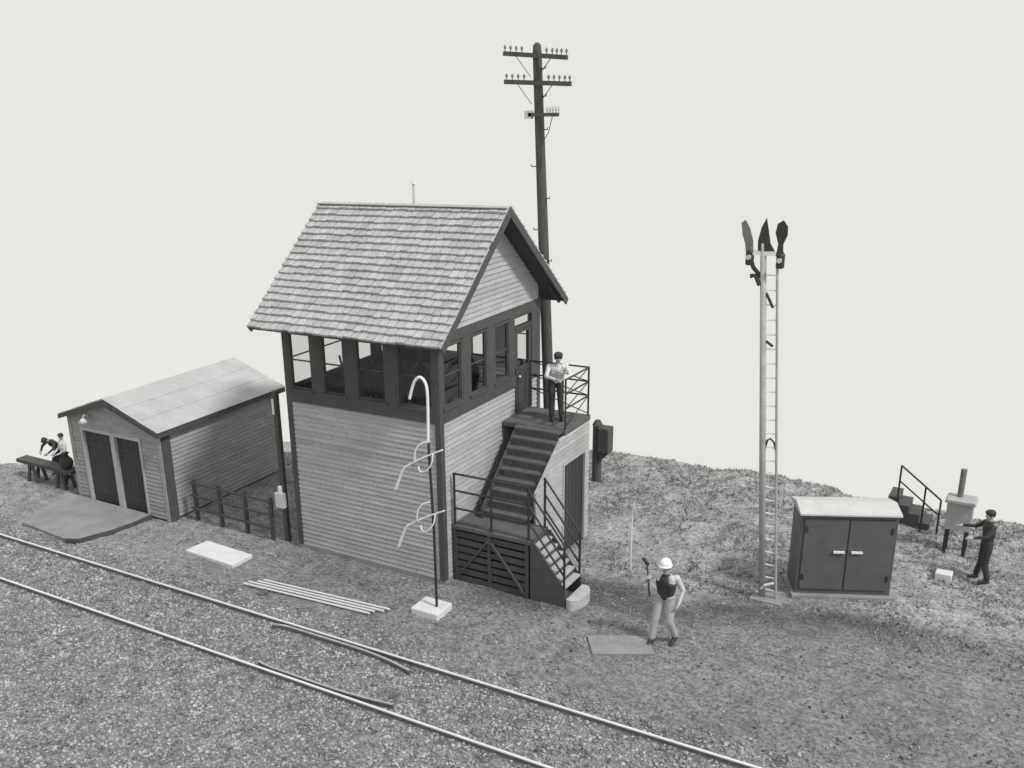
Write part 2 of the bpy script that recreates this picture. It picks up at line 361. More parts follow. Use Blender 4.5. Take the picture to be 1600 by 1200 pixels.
# ------------------------------------------------------------------ signal tower
W, D, HS, HE, HR, OE, OG = 4.44, 4.84, 4.0, 6.40, 8.56, .66, .49
K = (HR-6.50)/(D/2)
TW = thing('signal_tower', (-W/2, D/2, 0), 'two storey clapboard railway signal tower with steep shingled gable roof and outside stairs', 'signal tower')
def siding(b, axis, c, out, lo, hi, z0, z1, pitch=.122, clip=None):
    # lapped boards: each one a wedge standing proud at its lower edge; axis 'x' = runs along x at y=c, 'y' = runs along y at x=c
    z = z0
    while z < z1-.01:
        zt = min(z+pitch, z1)
        a0, a1 = (lo, hi) if not clip else clip(z); b0, b1 = (lo, hi) if not clip else clip(zt)
        if a1-a0 < .02: break
        p = c+out*.030; q = c+out*.004; i = c-out*.03
        def P(u, w_, zz): return (u, w_, zz) if axis == 'x' else (w_, u, zz)
        # butt joints split each course into boards of their own tone
        cuts = []; u = max(a0,b0)+random.uniform(.5,2.2)
        while u < min(a1,b1)-.3: cuts.append(u); u += random.uniform(1.2,2.8)
        tn = random.uniform(.93,1.07)
        A_ = [a0]+[k_ for c_2 in cuts for k_ in (c_2-.004,c_2+.004)]+[a1]; B_ = [b0]+A_[1:-1]+[b1]
        for j in range(0,len(A_),2):
            s0, s1, e0, e1 = A_[j], A_[j+1], B_[j], B_[j+1]; jt = random.uniform(-.003,.003)
            vs = [P(s0,p+jt,z),P(s1,p+jt,z),P(e1,q,zt),P(e0,q,zt),P(s0,i,z),P(s1,i,z),P(e1,i,zt),P(e0,i,zt)]
            b.add(vs, [(0,1,2,3),(5,4,7,6),(0,4,5,1),(3,2,6,7),(0,3,7,4),(1,5,6,2)], 0, tn*random.uniform(.975,1.025))
        z = zt
    return b
def wall_part(name, m, *segs, parent=TW):
    b = MB()
    for s_ in segs: siding(b, *s_)
    return b.build(name, m, parent)
M_SIDE_T = M_SIDE
wall_part('wall', M_SIDE, ('x', 0, -1, -W+.08, -.08, .12, HS))
wall_part('wall', M_SIDE, ('y', 0, 1, .08, D-.08, .12, HS))
wall_part('wall', M_SIDE, ('x', D, 1, -W+.08, -.08, .12, HS))
wall_part('wall', M_SIDE, ('y', -W, -1, .08, D-.08, .12, HS))
def gclip(side):
    def f(z):
        hw = max(0, (HR-.16-z)/K); return (max(.02, D/2-hw), min(D-.02, D/2+hw))
    return f
g1 = MB(); siding(g1, 'y', 0, 1, 0, D, 6.03, HR-.15, clip=gclip(1)); g1.build('gable_wall', M_SIDE, TW)
g1 = MB(); siding(g1, 'y', -W, -1, 0, D, 6.03, HR-.15, clip=gclip(-1)); g1.build('gable_wall', M_SIDE, TW)
# foundation and corner boards
MB().box((-W-.03,-.03,-.3),(.03,D+.03,.12)).build('foundation', M_APR, TW)
for cx, cy in ((0,0),(-W,0),(0,D),(-W,D)):
    sx = 1 if cx == 0 else -1; sy = -1 if cy == 0 else 1
    b = MB(); b.box((min(cx-sx*.11,cx+sx*.045), min(cy-sy*.11,cy+sy*.045), .1), (max(cx-sx*.11,cx+sx*.045), max(cy-sy*.11,cy+sy*.045), 6.05))
    b.build('corner_board', M_TRIM, TW, bevel=.008)
# belt course, header
b = MB()
for (a, c) in (((-W+.11,-.05,HS),(-.11,.06,HS+.30)), ((-W+.11,D-.06,HS),(-.11,D+.05,HS+.30)), ((-.06,.11,HS),(.05,D-.11,HS+.30)), ((-W-.05,.11,HS),(-W+.06,D-.11,HS+.30))): b.box(a, c)
b.build('sill_band', M_TRIM, TW)
b = MB()
for (a, c) in (((-W+.11,-.04,5.78),(-.11,.08,6.4)), ((-W+.11,D-.08,5.78),(-.11,D+.04,6.4)), ((-.08,.11,5.80),(.04,D-.11,6.03)), ((-W-.04,.11,5.80),(-W+.08,D-.11,6.03))): b.box(a, c)
b.build('header_beam', M_TRIM, TW)
# interior floor, ceiling
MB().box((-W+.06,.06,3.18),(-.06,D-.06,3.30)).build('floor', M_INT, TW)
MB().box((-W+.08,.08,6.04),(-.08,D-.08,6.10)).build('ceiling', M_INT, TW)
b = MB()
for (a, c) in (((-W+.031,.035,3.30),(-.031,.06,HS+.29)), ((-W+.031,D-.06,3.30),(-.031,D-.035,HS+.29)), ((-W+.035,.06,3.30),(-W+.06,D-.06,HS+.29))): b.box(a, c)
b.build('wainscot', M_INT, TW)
# windows: frame > sash, pane.  u runs along the wall
def window(axis, c, out, u0, u1, z0=4.30, z1=5.78, mull=False):
    def B(b, ua, ub, wa, wb, za, zb):
        wa, wb = sorted((c+out*wa, c+out*wb))
        if axis == 'x': b.box((ua,wa,za),(ub,wb,zb))
        else: b.box((wa,ua,za),(wb,ub,zb))
    f = MB(); t = .07
    B(f,u0,u0+t,-.07,.035,z0,z1); B(f,u1-t,u1,-.07,.035,z0,z1); B(f,u0+t,u1-t,-.07,.033,z1-.06,z1); B(f,u0-.0,u1,.035,.075,z0-.03,z0+.035); B(f,u0+t,u1-t,-.07,.033,z0,z0+.05)
    fo = f.build('window', M_TRIM, TW)
    s_ = MB(); e = .028; a, bb = u0+t, u1-t; zm = (z0+z1)/2+.02
    for (ua,ub,za,zb) in ((a,a+e,z0+.05,z1-.06),(bb-e,bb,z0+.05,z1-.06),(a+e,bb-e,zm-.014,zm+.014),(a+e,bb-e,z0+.05,z0+.08),(a+e,bb-e,z1-.09,z1-.06)): B(s_,ua,ub,-.035,.005,za,zb)
    s_.build('sash', M_TRIM, fo)
    p = MB(); B(p,a+e*.5,bb-e*.5,-.018,-.014,z0+.06,z1-.07); p.build('pane', M_GLASS, fo)
    return fo
def bays(axis, c, out, ps, lo, hi):
    # ps = mullion post centres
    edges = [lo]+[q for p in ps for q in (p-.13, p+.13)]+[hi]
    for i in range(0, len(edges), 2): window(axis, c, out, edges[i], edges[i+1])
    for p in ps:
        b = MB()
        if axis == 'x': b.box((p-.13, min(c+out*.04,c-out*.09), HS+.30),(p+.13, max(c+out*.04,c-out*.09), 5.78))
        else: b.box((min(c+out*.04,c-out*.09), p-.13, HS+.30),(max(c+out*.04,c-out*.09), p+.13, 5.80))
        b.build('window_post', M_TRIM, TW)
fp = [-3.44,-2.42,-1.26]
bays('x', 0, -1, fp, -W+.11, -.11)
bays('x', D, 1, [-3.44,-2.2,-1.1], -W+.11, -.11)
bays('y', -W, -1, [1.22,2.46,3.72], .11, D-.11)
# stair side: three windows then the door
window('y', 0, 1, .11, 1.0); window('y', 0, 1, 1.30, 2.15); window('y', 0, 1, 2.45, 3.25)
for a, c in ((1.0,1.3),(2.15,2.45),(3.25,3.5),(4.42,D-.11)):
    MB().box((-.09,a,HS+.30),(.04,c,5.80)).build('window_post', M_TRIM, TW)
d = MB(); d.box((-.05,3.52,3.30),(.056,4.40,4.45)); d.box((-.05,3.52,4.45),(.03,3.66,5.45)); d.box((-.05,4.26,4.45),(.03,4.40,5.45)); d.box((-.05,3.66,5.33),(.03,4.26,5.45)); d.box((-.06,3.50,5.45),(.062,4.42,5.52)); d.box((-.06,3.50,5.74),(.045,4.42,5.80))
for k in range(2): d.box((.056,3.62+k*.38,3.45),(.068,3.92+k*.38,4.30))
do = d.build('door', M_DOOR, TW)
MB().box((-.012,3.66,4.45),(-.006,4.26,5.33)).build('pane', M_GLASS, do)
MB().box((-.012,3.52,5.52),(-.006,4.40,5.74)).build('transom', M_GLASS, do)
MB().ball((.11,3.62,4.25),.035,mi=0).tube([(.06,3.62,4.25),(.11,3.62,4.25)],.012,6).build('handle', M_SILV, do, smooth=True)
# roof: deck, shingles, barge boards
def roof_pt(side, t, x, lift=0):       # t metres down from the ridge along y
    y = D/2 + side*t; z = HR - K*t
    nl = math.sqrt(1+K*K); return (x, y+side*lift*K/nl, z+lift/nl)
RL = D/2+OE
rf = MB(); X0r, X1r = -W-OG, OG
for side in (-1, 1):
    a = roof_pt(side,0,X0r); b_ = roof_pt(side,0,X1r); c = roof_pt(side,RL,X1r); e = roof_pt(side,RL,X0r)
    th = -.09
    a2 = roof_pt(side,0,X0r,th); b2 = roof_pt(side,0,X1r,th); c2 = roof_pt(side,RL,X1r,th); e2 = roof_pt(side,RL,X0r,th)
    a2 = (a2[0],D/2,HR-.13); b2 = (b2[0],D/2,HR-.13)
    rf.add([a,b_,c,e,a2,b2,c2,e2],[(0,1,2,3),(7,6,5,4),(0,3,7,4),(1,5,6,2),(2,6,7,3)])
ro = rf.build('roof', M_ROOFU, TW)
NR = 19
sh = MB()
for side in (-1, 1):
    for i in range(NR):
        t0 = RL*i/NR; t1 = RL*(i+1)/NR+.02
        x = X0r-.03 - random.uniform(0,.2); 
        while x < X1r+.03:
            wd = random.uniform(.17,.25); xa = max(x+.010, X0r-.035); xb = min(x+wd-.010, X1r+.035)
            if xb-xa > .02:
                j = random.uniform(-.012,.012); lf = random.uniform(.066,.084); tn = random.choice([1,1,1,.94,1.06,.88])*random.uniform(.95,1.05)
                P = [roof_pt(side,t0,xa,.012),roof_pt(side,t0,xb,.012),roof_pt(side,t1+j,xb,lf),roof_pt(side,t1+j,xa,lf),
                     roof_pt(side,t0,xa,.002),roof_pt(side,t0,xb,.002),roof_pt(side,t1+j,xb,.006),roof_pt(side,t1+j,xa,.006)]
                sh.add(P,[(0,1,2,3),(7,6,5,4),(0,4,5,1),(1,5,6,2),(2,6,7,3),(3,7,4,0)],0,tn)
            x += wd
sh.build('shingles', M_ROOF, ro)
for xx in (X0r, X1r):
    bb = MB()
    for side in (-1,1):
        o1 = .01 if xx > 0 else -.05
        p = [roof_pt(side,0,xx,.0),roof_pt(side,RL+.01,xx,.0),roof_pt(side,RL+.01,xx,-.17)]; q = (D/2, HR-.24)
        bb.prism([(p[0][1],p[0][2]),(p[1][1],p[1][2]),(p[2][1],p[2][2]),q],0,xx+o1,xx+o1+.04)
    bb.build('barge_board', M_TRIM, ro)
b = MB(); 
for side in (-1,1): b.bar(roof_pt(side,.07,X0r-.03,.055), roof_pt(side,.07,X1r+.03,.055), .16,.02, (0,0,1))
b.build('ridge_cap', M_ROOF, ro)
for i in range(9):
    x = X0r+.15+i*(X1r-X0r-.3)/8
    for side in (-1,1): MB().bar(roof_pt(side,D/2+.02,x,-.13), roof_pt(side,RL-.04,x,-.13), .07,.09).build('rafter_tail', M_TRIM, ro)
b = MB(); b.tube([(-2.55,3.1,7.5),(-2.55,3.1,8.98)],.035,10); b.tube([(-2.55,3.1,8.98),(-2.55,3.1,9.04)],[.075,.03],10)
b.build('vent_pipe', M_SILV, TW)
# --- outside stairs: a flight along the wall, a low landing at the corner, a second flight down to the right
LZ, HZ = 1.45, 3.30
b = MB(); n = 9; y0, y1 = 1.05, 2.8
b2 = MB()
for i in range(n):
    yy = y0+(y1-y0)*i/n; zz = LZ+(HZ-LZ)*(i+1)/(n+.0) - .02
    b.box((.50,yy-.03,zz-.05),(1.70,yy+(y1-y0)/n,zz))
    b.box((.505,yy-.006,zz-.22),(1.695,yy+.012,zz-.05))
st = b.build('stair_flight', M_STEP, TW)
b = MB()
for xx in (.46,): b.prism([(y0-.1,LZ-.02),(y0-.1,LZ+.22),(y1,HZ+.05),(y1+.1,HZ-.12),(y1+.1,HZ-.35)],0,xx,xx+.05)
b.build('stringer', M_TRIM, st)
# high landing
ld = MB().box((.06,2.8,HZ-.12),(1.78,4.25,HZ)).build('landing', M_STEP, TW, bevel=.01)
def railing(b, pts, z, hs, brace=True, r=.022):
    for (xa,ya),(xb,yb) in zip(pts[:-1],pts[1:]):
        for h in hs: b.tube([(xa,ya,z+h),(xb,yb,z+h)],r,7)
        if brace:
            H = [.0]+list(hs)
            for h0,h1 in zip(hs[:-1],hs[1:]): b.tube([(xa,ya,z+h0),(xb,yb,z+h1)],r*.6,6)
            b.tube([(xa,ya,z+.05),(xb,yb,z+hs[0])],r*.6,6)
    for (xa,ya) in pts: b.tube([(xa,ya,z),(xa,ya,z+hs[-1]+.02)],r*1.15,8)
b = MB(); railing(b, [(1.74,2.86),(1.74,4.18)], HZ, (.52,.88,1.24)); railing(b, [(1.74,4.18),(.12,4.18)], HZ, (.52,.88,1.24))
b.build('railing', M_IRON, ld)
# low landing; dark skirt boards stand in for the shaded open space below
ll = MB().box((.06,.30,LZ-.10),(2.10,1.25,LZ)).build('landing', M_STEP, TW, bevel=.01)
b = MB(); 
for k in range(7): b.box((.09,.335+random.uniform(-.004,.004),.02+k*.19),(2.06,.365,.155+k*.19))
b.bar((.15,.322,.1),(1.0,.322,1.2),.05,.07,(0,1,0)); b.bar((1.08,.322,1.2),(1.95,.322,.1),.05,.07,(0,1,0))
b.box((2.03,.375,0),(2.06,1.2,LZ-.1)); b.box((.08,.31,-.1),(.16,.335,LZ-.1)); b.box((1.98,.31,-.1),(2.06,.335,LZ-.1)); b.box((1.0,.31,-.1),(1.08,.335,LZ-.1))
b.build('shade_skirt', M_TRIM, ll)
b = MB(); railing(b, [(.12,.34),(1.1,.34),(2.06,.34)], LZ, (.42,.86,1.28), brace=False, r=.026)
b.build('railing', M_IRON, ll)
# lower flight
b = MB(); n = 6; x0, x1 = 2.10, 2.95; ZE = .34
for i in range(n):
    xx = x0+(x1-x0)*i/n; zz = LZ-(LZ-ZE)*(i+1)/(n+1)
    b.box((xx,.36,zz-.05),(xx+(x1-x0)/n+.03,1.13,zz)); b.box((xx-.004,.365,zz-.0),(xx+.012,1.125,zz+.15),1)
fl = b.build('stair_flight', [M_TREAD,M_TRIM], TW)
for yy in (.315,1.135): MB().prism([(2.11,-.1),(2.11,LZ-.02),(2.20,LZ-.02),(3.0,ZE+.06),(3.0,-.1)],1,yy,yy+.04).build('stringer', M_TRIM, fl)
for yy in (.34,1.15):
    b = MB()
    for h in (.42,.80,1.18): b.tube([(2.06,yy,LZ+h+.04),(2.95,yy,ZE+h)],.024,8)
    b.tube([(2.95,yy,ZE),(2.95,yy,ZE+1.2)],.03,8)
    if yy > 1: b.tube([(2.06,yy,LZ),(2.06,yy,LZ+1.24)],.03,8)
    b.build('railing', M_IRON, fl)
# boarded side wall under the upper flight with its dark doorway
b = MB(); XW = 1.74
def sclip(z):
    # left edge follows the stairs
    yl = 1.28 if z <= 2.2 else 1.28+(z-2.2)*(1.52/1.1)
    return (yl, 2.72) if z < 2.48 else (yl, 4.25)
z = 0.0
siding(b,'y',XW,1,1.28,2.72,.0,2.2); siding(b,'y',XW,1,1.28,2.72,2.2,2.48,clip=sclip); siding(b,'y',XW,1,1.28,4.25,2.48,3.16,clip=sclip); siding(b,'y',XW,1,4.02,4.25,0,2.48)
siding(b,'x',4.2,1,.1,XW-.04,0,3.16)
cw = b.build('closet_wall', M_SIDE, TW)
b = MB(); b.box((XW-.08,2.78,.02),(XW-.04,3.96,2.40))
for k in range(6): b.box((XW-.04,2.79+k*.195,.03),(XW-.028,2.97+k*.195,2.39))
dd = b.build('closet_door', M_DOOR, cw)
MB().tube([(XW-.03,3.85,1.1),(XW+.03,3.85,1.1),(XW+.03,3.85,1.25),(XW-.03,3.85,1.25)],.012,6).build('handle', M_IRON, dd) if False else None
MB().box((XW-.02,2.72,0),(XW+.04,2.78,2.46)).box((XW-.02,3.96,0),(XW+.04,4.02,2.46)).box((XW-.02,2.78,2.40),(XW+.038,3.96,2.47)).build('door_frame', M_TRIML, cw)

# interior things
LF = thing('lever_frame', (-2.2,1.0,3.30), 'dark interlocking lever frame inside the tower behind the front windows', 'lever frame')
MB().box((-3.4,.75,3.30),(-1.0,1.3,3.85)).box((-3.5,.7,3.85),(-.9,1.35,3.93)).build('base', M_IRON, LF, bevel=.02)
l0 = None
for i in range(12):
    if l0 is None:
        l0 = MB().bar((-3.3,1.0,3.93),(-3.3,.72,4.95),.05,.03).tube([(-3.3,.72,4.95),(-3.3,.68,5.1)],.028,8).build('lever', M_IRON, LF)
    else:
        c = l0.copy(); COL.objects.link(c); c.parent = LF; c.location = (i*.195,0,0)
DK = thing('desk', (-1.2,3.9,3.30), 'dark operator desk against the back wall inside the tower', 'desk')
MB().box((-2.1,3.5,4.15),(-.5,4.3,4.21)).build('desk_top', M_STEP, DK)
for xx in (-2.05,-.6):
    for yy in (3.55,4.2): MB().box((xx,yy,3.30),(xx+.06,yy+.06,4.15)).build('leg', M_STEP, DK)
SV = thing('stove', (-2.55,3.1,3.3), 'round black iron stove standing inside the tower', 'stove')
MB().tube([(-2.55,3.1,3.42),(-2.55,3.1,3.5),(-2.55,3.1,4.0),(-2.55,3.1,4.35),(-2.55,3.1,4.4)],[.2,.27,.3,.22,.1],16).build('body', M_IRON, SV, smooth=True)
MB().tube([(-2.55,3.1,4.38),(-2.55,3.1,6.03)],.06,12).build('flue', M_IRON, SV)
for a in range(3): MB().bar((-2.55+.2*math.cos(a*2.1),3.1+.2*math.sin(a*2.1),3.45),(-2.55+.25*math.cos(a*2.1),3.1+.25*math.sin(a*2.1),3.30),.04,.04).build('leg', M_IRON, SV)

# ------------------------------------------------------------------ shed
SX0, SX1, SY0, SY1, SH, SR = -12.64, -8.81, -.5, 4.33, 2.72, 3.34
SD = thing('shed', ((SX0+SX1)/2,(SY0+SY1)/2,0), 'low clapboard shed with pale shallow roof and two dark doors left of the tower', 'shed')
wall_part('wall', M_SHEDW, ('y',SX1,1,SY0+.1,SY1-.1,.05,SH), parent=SD)
wall_part('wall', M_SHEDW, ('y',SX0,-1,SY0+.1,SY1-.1,.05,SH), parent=SD)
wall_part('wall', M_SHEDW, ('x',SY1,1,SX0+.1,SX1-.1,.05,SH), parent=SD)
xm = (SX0+SX1)/2; ks = (SR-SH)/((SX1-SX0)/2)
def shc(z):
    hw = (SX1-SX0)/2 if z < SH else max(0,(SR-z)/ks); return (max(SX0+.1,xm-hw), min(SX1-.1,xm+hw))
DX0, DXa, DXb, DX1, DZ = -12.05, -10.85, -10.68, -9.66, 2.26
b = MB(); siding(b,'x',SY0,-1,SX0,SX1,DZ+.1,SR-.05,clip=shc); siding(b,'x',SY0,-1,SX0+.1,DX0-.08,.05,DZ+.1); siding(b,'x',SY0,-1,DX1+.08,SX1-.1,.05,DZ+.1)
b.build('wall', M_SHEDW, SD)
for cx, cy in ((SX0,SY0),(SX1,SY0),(SX0,SY1),(SX1,SY1)):
    sx = 1 if cx == SX1 else -1; sy = -1 if cy == SY0 else 1
    MB().box((min(cx-sx*.10,cx+sx*.04), min(cy-sy*.10,cy+sy*.04), 0),(max(cx-sx*.10,cx+sx*.04), max(cy-sy*.10,cy+sy*.04), SH-.02)).build('corner_board', M_SHEDW, SD, bevel=.006)
# the right front corner carries a dark board on its side face
MB().box((SX1+.042,SY0-.02,0),(SX1+.06,SY0+.30,SH-.1)).build('corner_board', M_TRIM, SD)
b = MB(); b.box((DX0-.08,SY0-.05,0),(DX0,SY0+.05,DZ)); b.box((DX1,SY0-.05,0),(DX1+.08,SY0+.05,DZ)); b.box((DX0-.08,SY0-.05,DZ),(DX1+.08,SY0+.05,DZ+.1)); b.box((DXa,SY0-.06,0),(DXb,SY0+.05,DZ))
b.build('door_frame', M_TRIML, SD)
for a, c in ((DX0,DXa),(DXb,DX1)):
    b = MB(); b.box((a+.01,SY0+.06,.03),(c-.01,SY0+.10,DZ-.01))
    nn = 6
    for k in range(nn): ww = (c-a-.02)/nn; b.box((a+.015+k*ww,SY0+.045,.04),(a+.005+(k+1)*ww,SY0+.06,DZ-.02))
    for zz in (.35,1.8): b.box((a+.05,SY0+.03,zz),(c-.05,SY0+.045,zz+.12))
    dr = b.build('door', M_DOOR, SD)
    MB().box((c-.16,SY0+.01,1.0),(c-.11,SY0+.028,1.25)).build('handle', M_IRON, dr)
b = MB(); b.tube([(-11.6,SY0-.02,2.75),(-11.6,SY0-.25,2.82),(-11.6,SY0-.3,2.72)],.02,8); b.tube([(-11.6,SY0-.3,2.74),(-11.6,SY0-.3,2.62)],[.04,.15],14)
b.build('lamp', M_SILV, SD, smooth=True)
def shr(side, t, y, lift=0): return (xm+side*t, y, SR+.03-ks*t+lift)
hw = (SX1-SX0)/2+.16
b = MB(); ya, yb = SY0-.2, SY1+.2
for side in (-1,1):
    b.add([shr(side,0,ya),shr(side,0,yb),shr(side,hw,yb),shr(side,hw,ya),shr(side,0,ya,-.07),shr(side,0,yb,-.07),shr(side,hw,yb,-.07),shr(side,hw,ya,-.07)],[(0,1,2,3),(7,6,5,4),(0,3,7,4),(1,5,6,2),(2,6,7,3)])
rs = b.build('roof', M_TRIM, SD)
b = MB(); ns = 3
for side in (-1,1):
    for k in range(ns):
        t0 = hw*k/ns-(0 if k == 0 else .05); t1 = hw*(k+1)/ns+(.02 if k == ns-1 else 0)
        l0_ = .010+.012*(ns-k)
        P = [shr(side,t0,ya-.02,l0_),shr(side,t0,yb+.02,l0_),shr(side,t1,yb+.02,l0_+.003),shr(side,t1,ya-.02,l0_+.003)]
        Q = [shr(side,t0,ya-.02,l0_-.01),shr(side,t0,yb+.02,l0_-.01),shr(side,t1,yb+.02,l0_-.014),shr(side,t1,ya-.02,l0_-.014)]
        b.add(P+Q,[(0,1,2,3),(7,6,5,4),(0,4,5,1),(1,5,6,2),(2,6,7,3),(3,7,4,0)],0,1.0)
b.build('roofing', M_TAR, rs)
b = MB(); 
for side in (-1,1): b.prism([(xm,SR+.02),(xm+side*hw,SR+.02-ks*hw),(xm+side*hw,SR-.11-ks*hw),(xm,SR-.11)],1,ya-.05,ya-.01)
b.build('barge_board', M_TRIM, rs)
b = MB(); b.box((xm+hw-.01,ya,SR-.12-ks*hw),(xm+hw+.02,yb,SR+.0-ks*hw)); b.build('fascia', M_TRIM, rs)

# apron in front of the doors
AP = MB(); poly = [(-9.5,-.58),(-9.5,-1.2),(-9.62,-1.9),(-9.95,-2.75),(-10.3,-2.90),(-12.4,-2.75),(-13.2,-.58)]
b = MB().prism(poly,2,-.2,.12); apo = b.build('apron', M_APR, None, bevel=.02)
tag(rebase(apo,(-11.5,-1.7,0)), 'raised grey apron slab in front of the two shed doors', 'apron')
eb = MB()
for p, q in zip(poly[:4], poly[1:5]): eb.bar((p[0]+.03,p[1]-.02,.02),(q[0]+.03,q[1]-.02,.02),.05,.22)
eo = eb.build('edging', M_TRIM, apo)

# board fence between shed and tower
FN = thing('rail_fence', (-6.6,-.1,0), 'low dark open rail fence closing the gap between shed and tower', 'fence')
for h in (.38,.76,1.14): MB().bar((-8.3,-.10,h),(-5.35,-.10,h-.01),.04,.055).build('rail', M_TRIM, FN)
for xx in (-8.25,-7.3,-6.35,-5.43): MB().box((xx,-.07,-.15),(xx+.09,.02,1.22)).build('post', M_TRIM, FN)
# meter post by the tower corner
MP = thing('meter_post', (-4.98,.1,0), 'dark post with pale meter box beside the left corner of the tower', 'meter post')
MB().box((-5.05,.05,-.2),(-4.93,.17,4.15)).build('post', M_TRIM, MP)
MB().box((-5.17,-.08,1.0),(-4.87,.05,1.42)).build('meter_box', M_SILV, MP, bevel=.02)
MB().tube([(-5.0,-.02,1.42),(-5.0,-.02,1.6)],.06,10).build('meter_dial', M_WHITE, MP)
MB().tube([(-5.0,.0,3.55),(-5.0,.0,3.95)],.03,8).build('insulator', M_WHITE, MP)

# ------------------------------------------------------------------ utility pole
UB, UT = Vector((-.12,6,-.2)), Vector((-.64,6,12.12))
def up_(z): return UB+(UT-UB)*((z-UB.z)/(UT.z-UB.z))
UP = thing('utility_pole', UB, 'tall dark wooden utility pole with two insulator crossarms behind the tower', 'utility pole')
pts = [up_(z) for z in (-.2,3,6,9,11.9,12.1,12.16)]
MB().tube(pts,[.17,.155,.145,.13,.115,.10,.04],14).build('pole', M_POLE, UP, smooth=False)
for z, xl, xr, dz in ((11.86,-.86,.90,.09),(11.22,-.87,.98,.06)):
    c = up_(z); a = c+Vector((xl,-.16,dz)); e = c+Vector((xr,-.16,-dz*1.1))
    ca = MB().bar(a,e,.09,.11).build('crossarm', M_POLE, UP)
    ks_ = [.02,.11,.20,.29,.68,.77,.84,.91,.985] if z > 11.5 else [.03,.12,.21,.30,.67,.75,.83,.91,.98]
    for t in ks_:
        p = a+(e-a)*t
        i_ = MB().tube([p+Vector((0,0,.05)),p+Vector((0,0,.11)),p+Vector((0,0,.12)),p+Vector((0,0,.16)),p+Vector((0,0,.2))],[.014,.014,.036,.034,.012],8).build('insulator', M_MIDC, ca)
    MB().tube([c+Vector((.5,-.18,-.05)),c+Vector((.1,-.16,-.5))],.010,6).tube([c+Vector((-.5,-.18,.0)),c+Vector((-.1,-.16,-.5))],.008,6).build('brace', M_IRON, ca)
c = up_(10.45)
MB().bar(c+Vector((-.22,-.16,.02)),c+Vector((.62,-.16,0)),.08,.09).build('crossarm', M_POLE, UP)
b = MB(); 
for k in range(5): b.tube([c+Vector((.30+k*.08,-.16,.04)),c+Vector((.30+k*.08,-.16,.13)),c+Vector((.30+k*.08,-.16,.2))],[.012,.032,.02],8)
b.build('insulator', M_SILV, UP)
MB().box(tuple(c+Vector((-.32,-.2,-.08))),tuple(c+Vector((-.13,-.08,.12)))).build('junction_box', M_SILV, UP)
MB().tube([c+Vector((.45,-.17,-.05)),c+Vector((.35,-.17,-.4)),c+Vector((.12,-.15,-.75)),c+Vector((.13,-.14,-1.3))],.010,6).build('wire', M_IRON, UP)
b = MB()
for z, s in ((11.55,1),(10.9,1),(10.1,1),(9.2,-1),(8.4,1),(7.6,-1),(6.8,1)):
    p = up_(z); b.tube([p+Vector((s*.1,-.05,0)),p+Vector((s*.24,-.06,.0)),p+Vector((s*.25,-.06,.05))],.014,6)
b.build('step_iron', M_IRON, UP)

# ------------------------------------------------------------------ semaphore mast (ladder mast)
B0, T0 = Vector((6.66,2.89,-.1)), Vector((6.07,2.89,7.9))
def mp_(z, dx=0): return B0+(T0-B0)*((z-B0.z)/(T0.z-B0.z))+Vector((dx,0,0))
SM = thing('semaphore_mast', B0, 'tall pale ladder mast carrying three raised semaphore blades', 'signal mast')
MB().tube([mp_(-.1),mp_(3.6),mp_(7.9)],[.075,.07,.062],12).build('mast', M_MAST, SM, smooth=True)
MB().tube([mp_(0,.30),mp_(7.55,.28)],.028,8).build('ladder_rail', M_MAST, SM)
rg = None
for k in range(24):
    z = .25+k*.305
    rg = MB().tube([mp_(z,.03),mp_(z,.30)],.017,6).build('rung', M_WHITE, SM)
MB().tube([mp_(3.55,.05),mp_(3.75,.10),mp_(3.8,.16),mp_(3.72,.24),mp_(3.5,.29)],.022,8).build('ladder_bracket', M_IRON, SM)
MB().tube([mp_(6.9,.06),mp_(6.6,.2)],.03,8).tube([mp_(5.9,.06),mp_(5.8,.2)],.03,8).build('cable_clip', M_IRON, SM)
MB().box(tuple(mp_(7.66,-.26)+Vector((0,-.05,0))),tuple(mp_(7.72,.38)+Vector((0,.05,0.02)))).build('bracket_arm', M_WHITE, SM)
MB().tube([mp_(7.2,-.02),mp_(7.4,-.2),mp_(7.6,-.26)],.045,8).build('bracket_stay', M_IRON, SM)
def blade(dx, z0, pts, m, th=.03, dy=-.04):
    c = mp_(z0,dx); b = MB(); b.prism([(c.x+p[0], c.z+p[1]) for p in pts],1,c.y+dy-th/2,c.y+dy+th/2); return b.build('semaphore_blade', m, SM, bevel=.006)
blade(.02,7.75,[(-.12,.0),(.22,.0),(.12,.16),(.07,.40),(.01,.66),(-.08,.46),(-.13,.2)],M_IRON)
blade(.33,7.7,[(-.07,-.05),(.07,-.05),(.06,.2),(.13,.38),(.12,.55),(.03,.67),(-.08,.60),(-.11,.42),(-.04,.2)],M_IRON)
blade(-.27,7.7,[(-.07,0),(.08,0),(.06,.25),(-.02,.5),(-.12,.66),(-.2,.6),(-.16,.35),(-.1,.2)],M_MIDC)
for dx, z in ((-.27,7.62),(.34,7.58)):
    c = mp_(z,dx)
    la = MB().tube([c+Vector((0,0,-.17)),c+Vector((0,0,-.15)),c+Vector((0,0,.10)),c+Vector((0,0,.16)),c+Vector((0,0,.20))],[.06,.085,.085,.05,.02],12).build('signal_lamp', M_IRON, SM)
    MB().tube([c+Vector((0,-.08,0)),c+Vector((0,-.12,0))],.05,12).build('lens', M_SILV, la)
c = mp_(7.35,-.14); MB().tube([c+Vector((-.1,-.03,-.12)),c+Vector((.0,-.03,-.1)),c+Vector((.1,-.03,-.3))],.05,8).build('pivot_casting', M_IRON, SM)
MB().box((6.42,2.65,-.15),(7.12,3.13,.07)).build('footing', M_APR, SM, bevel=.02)
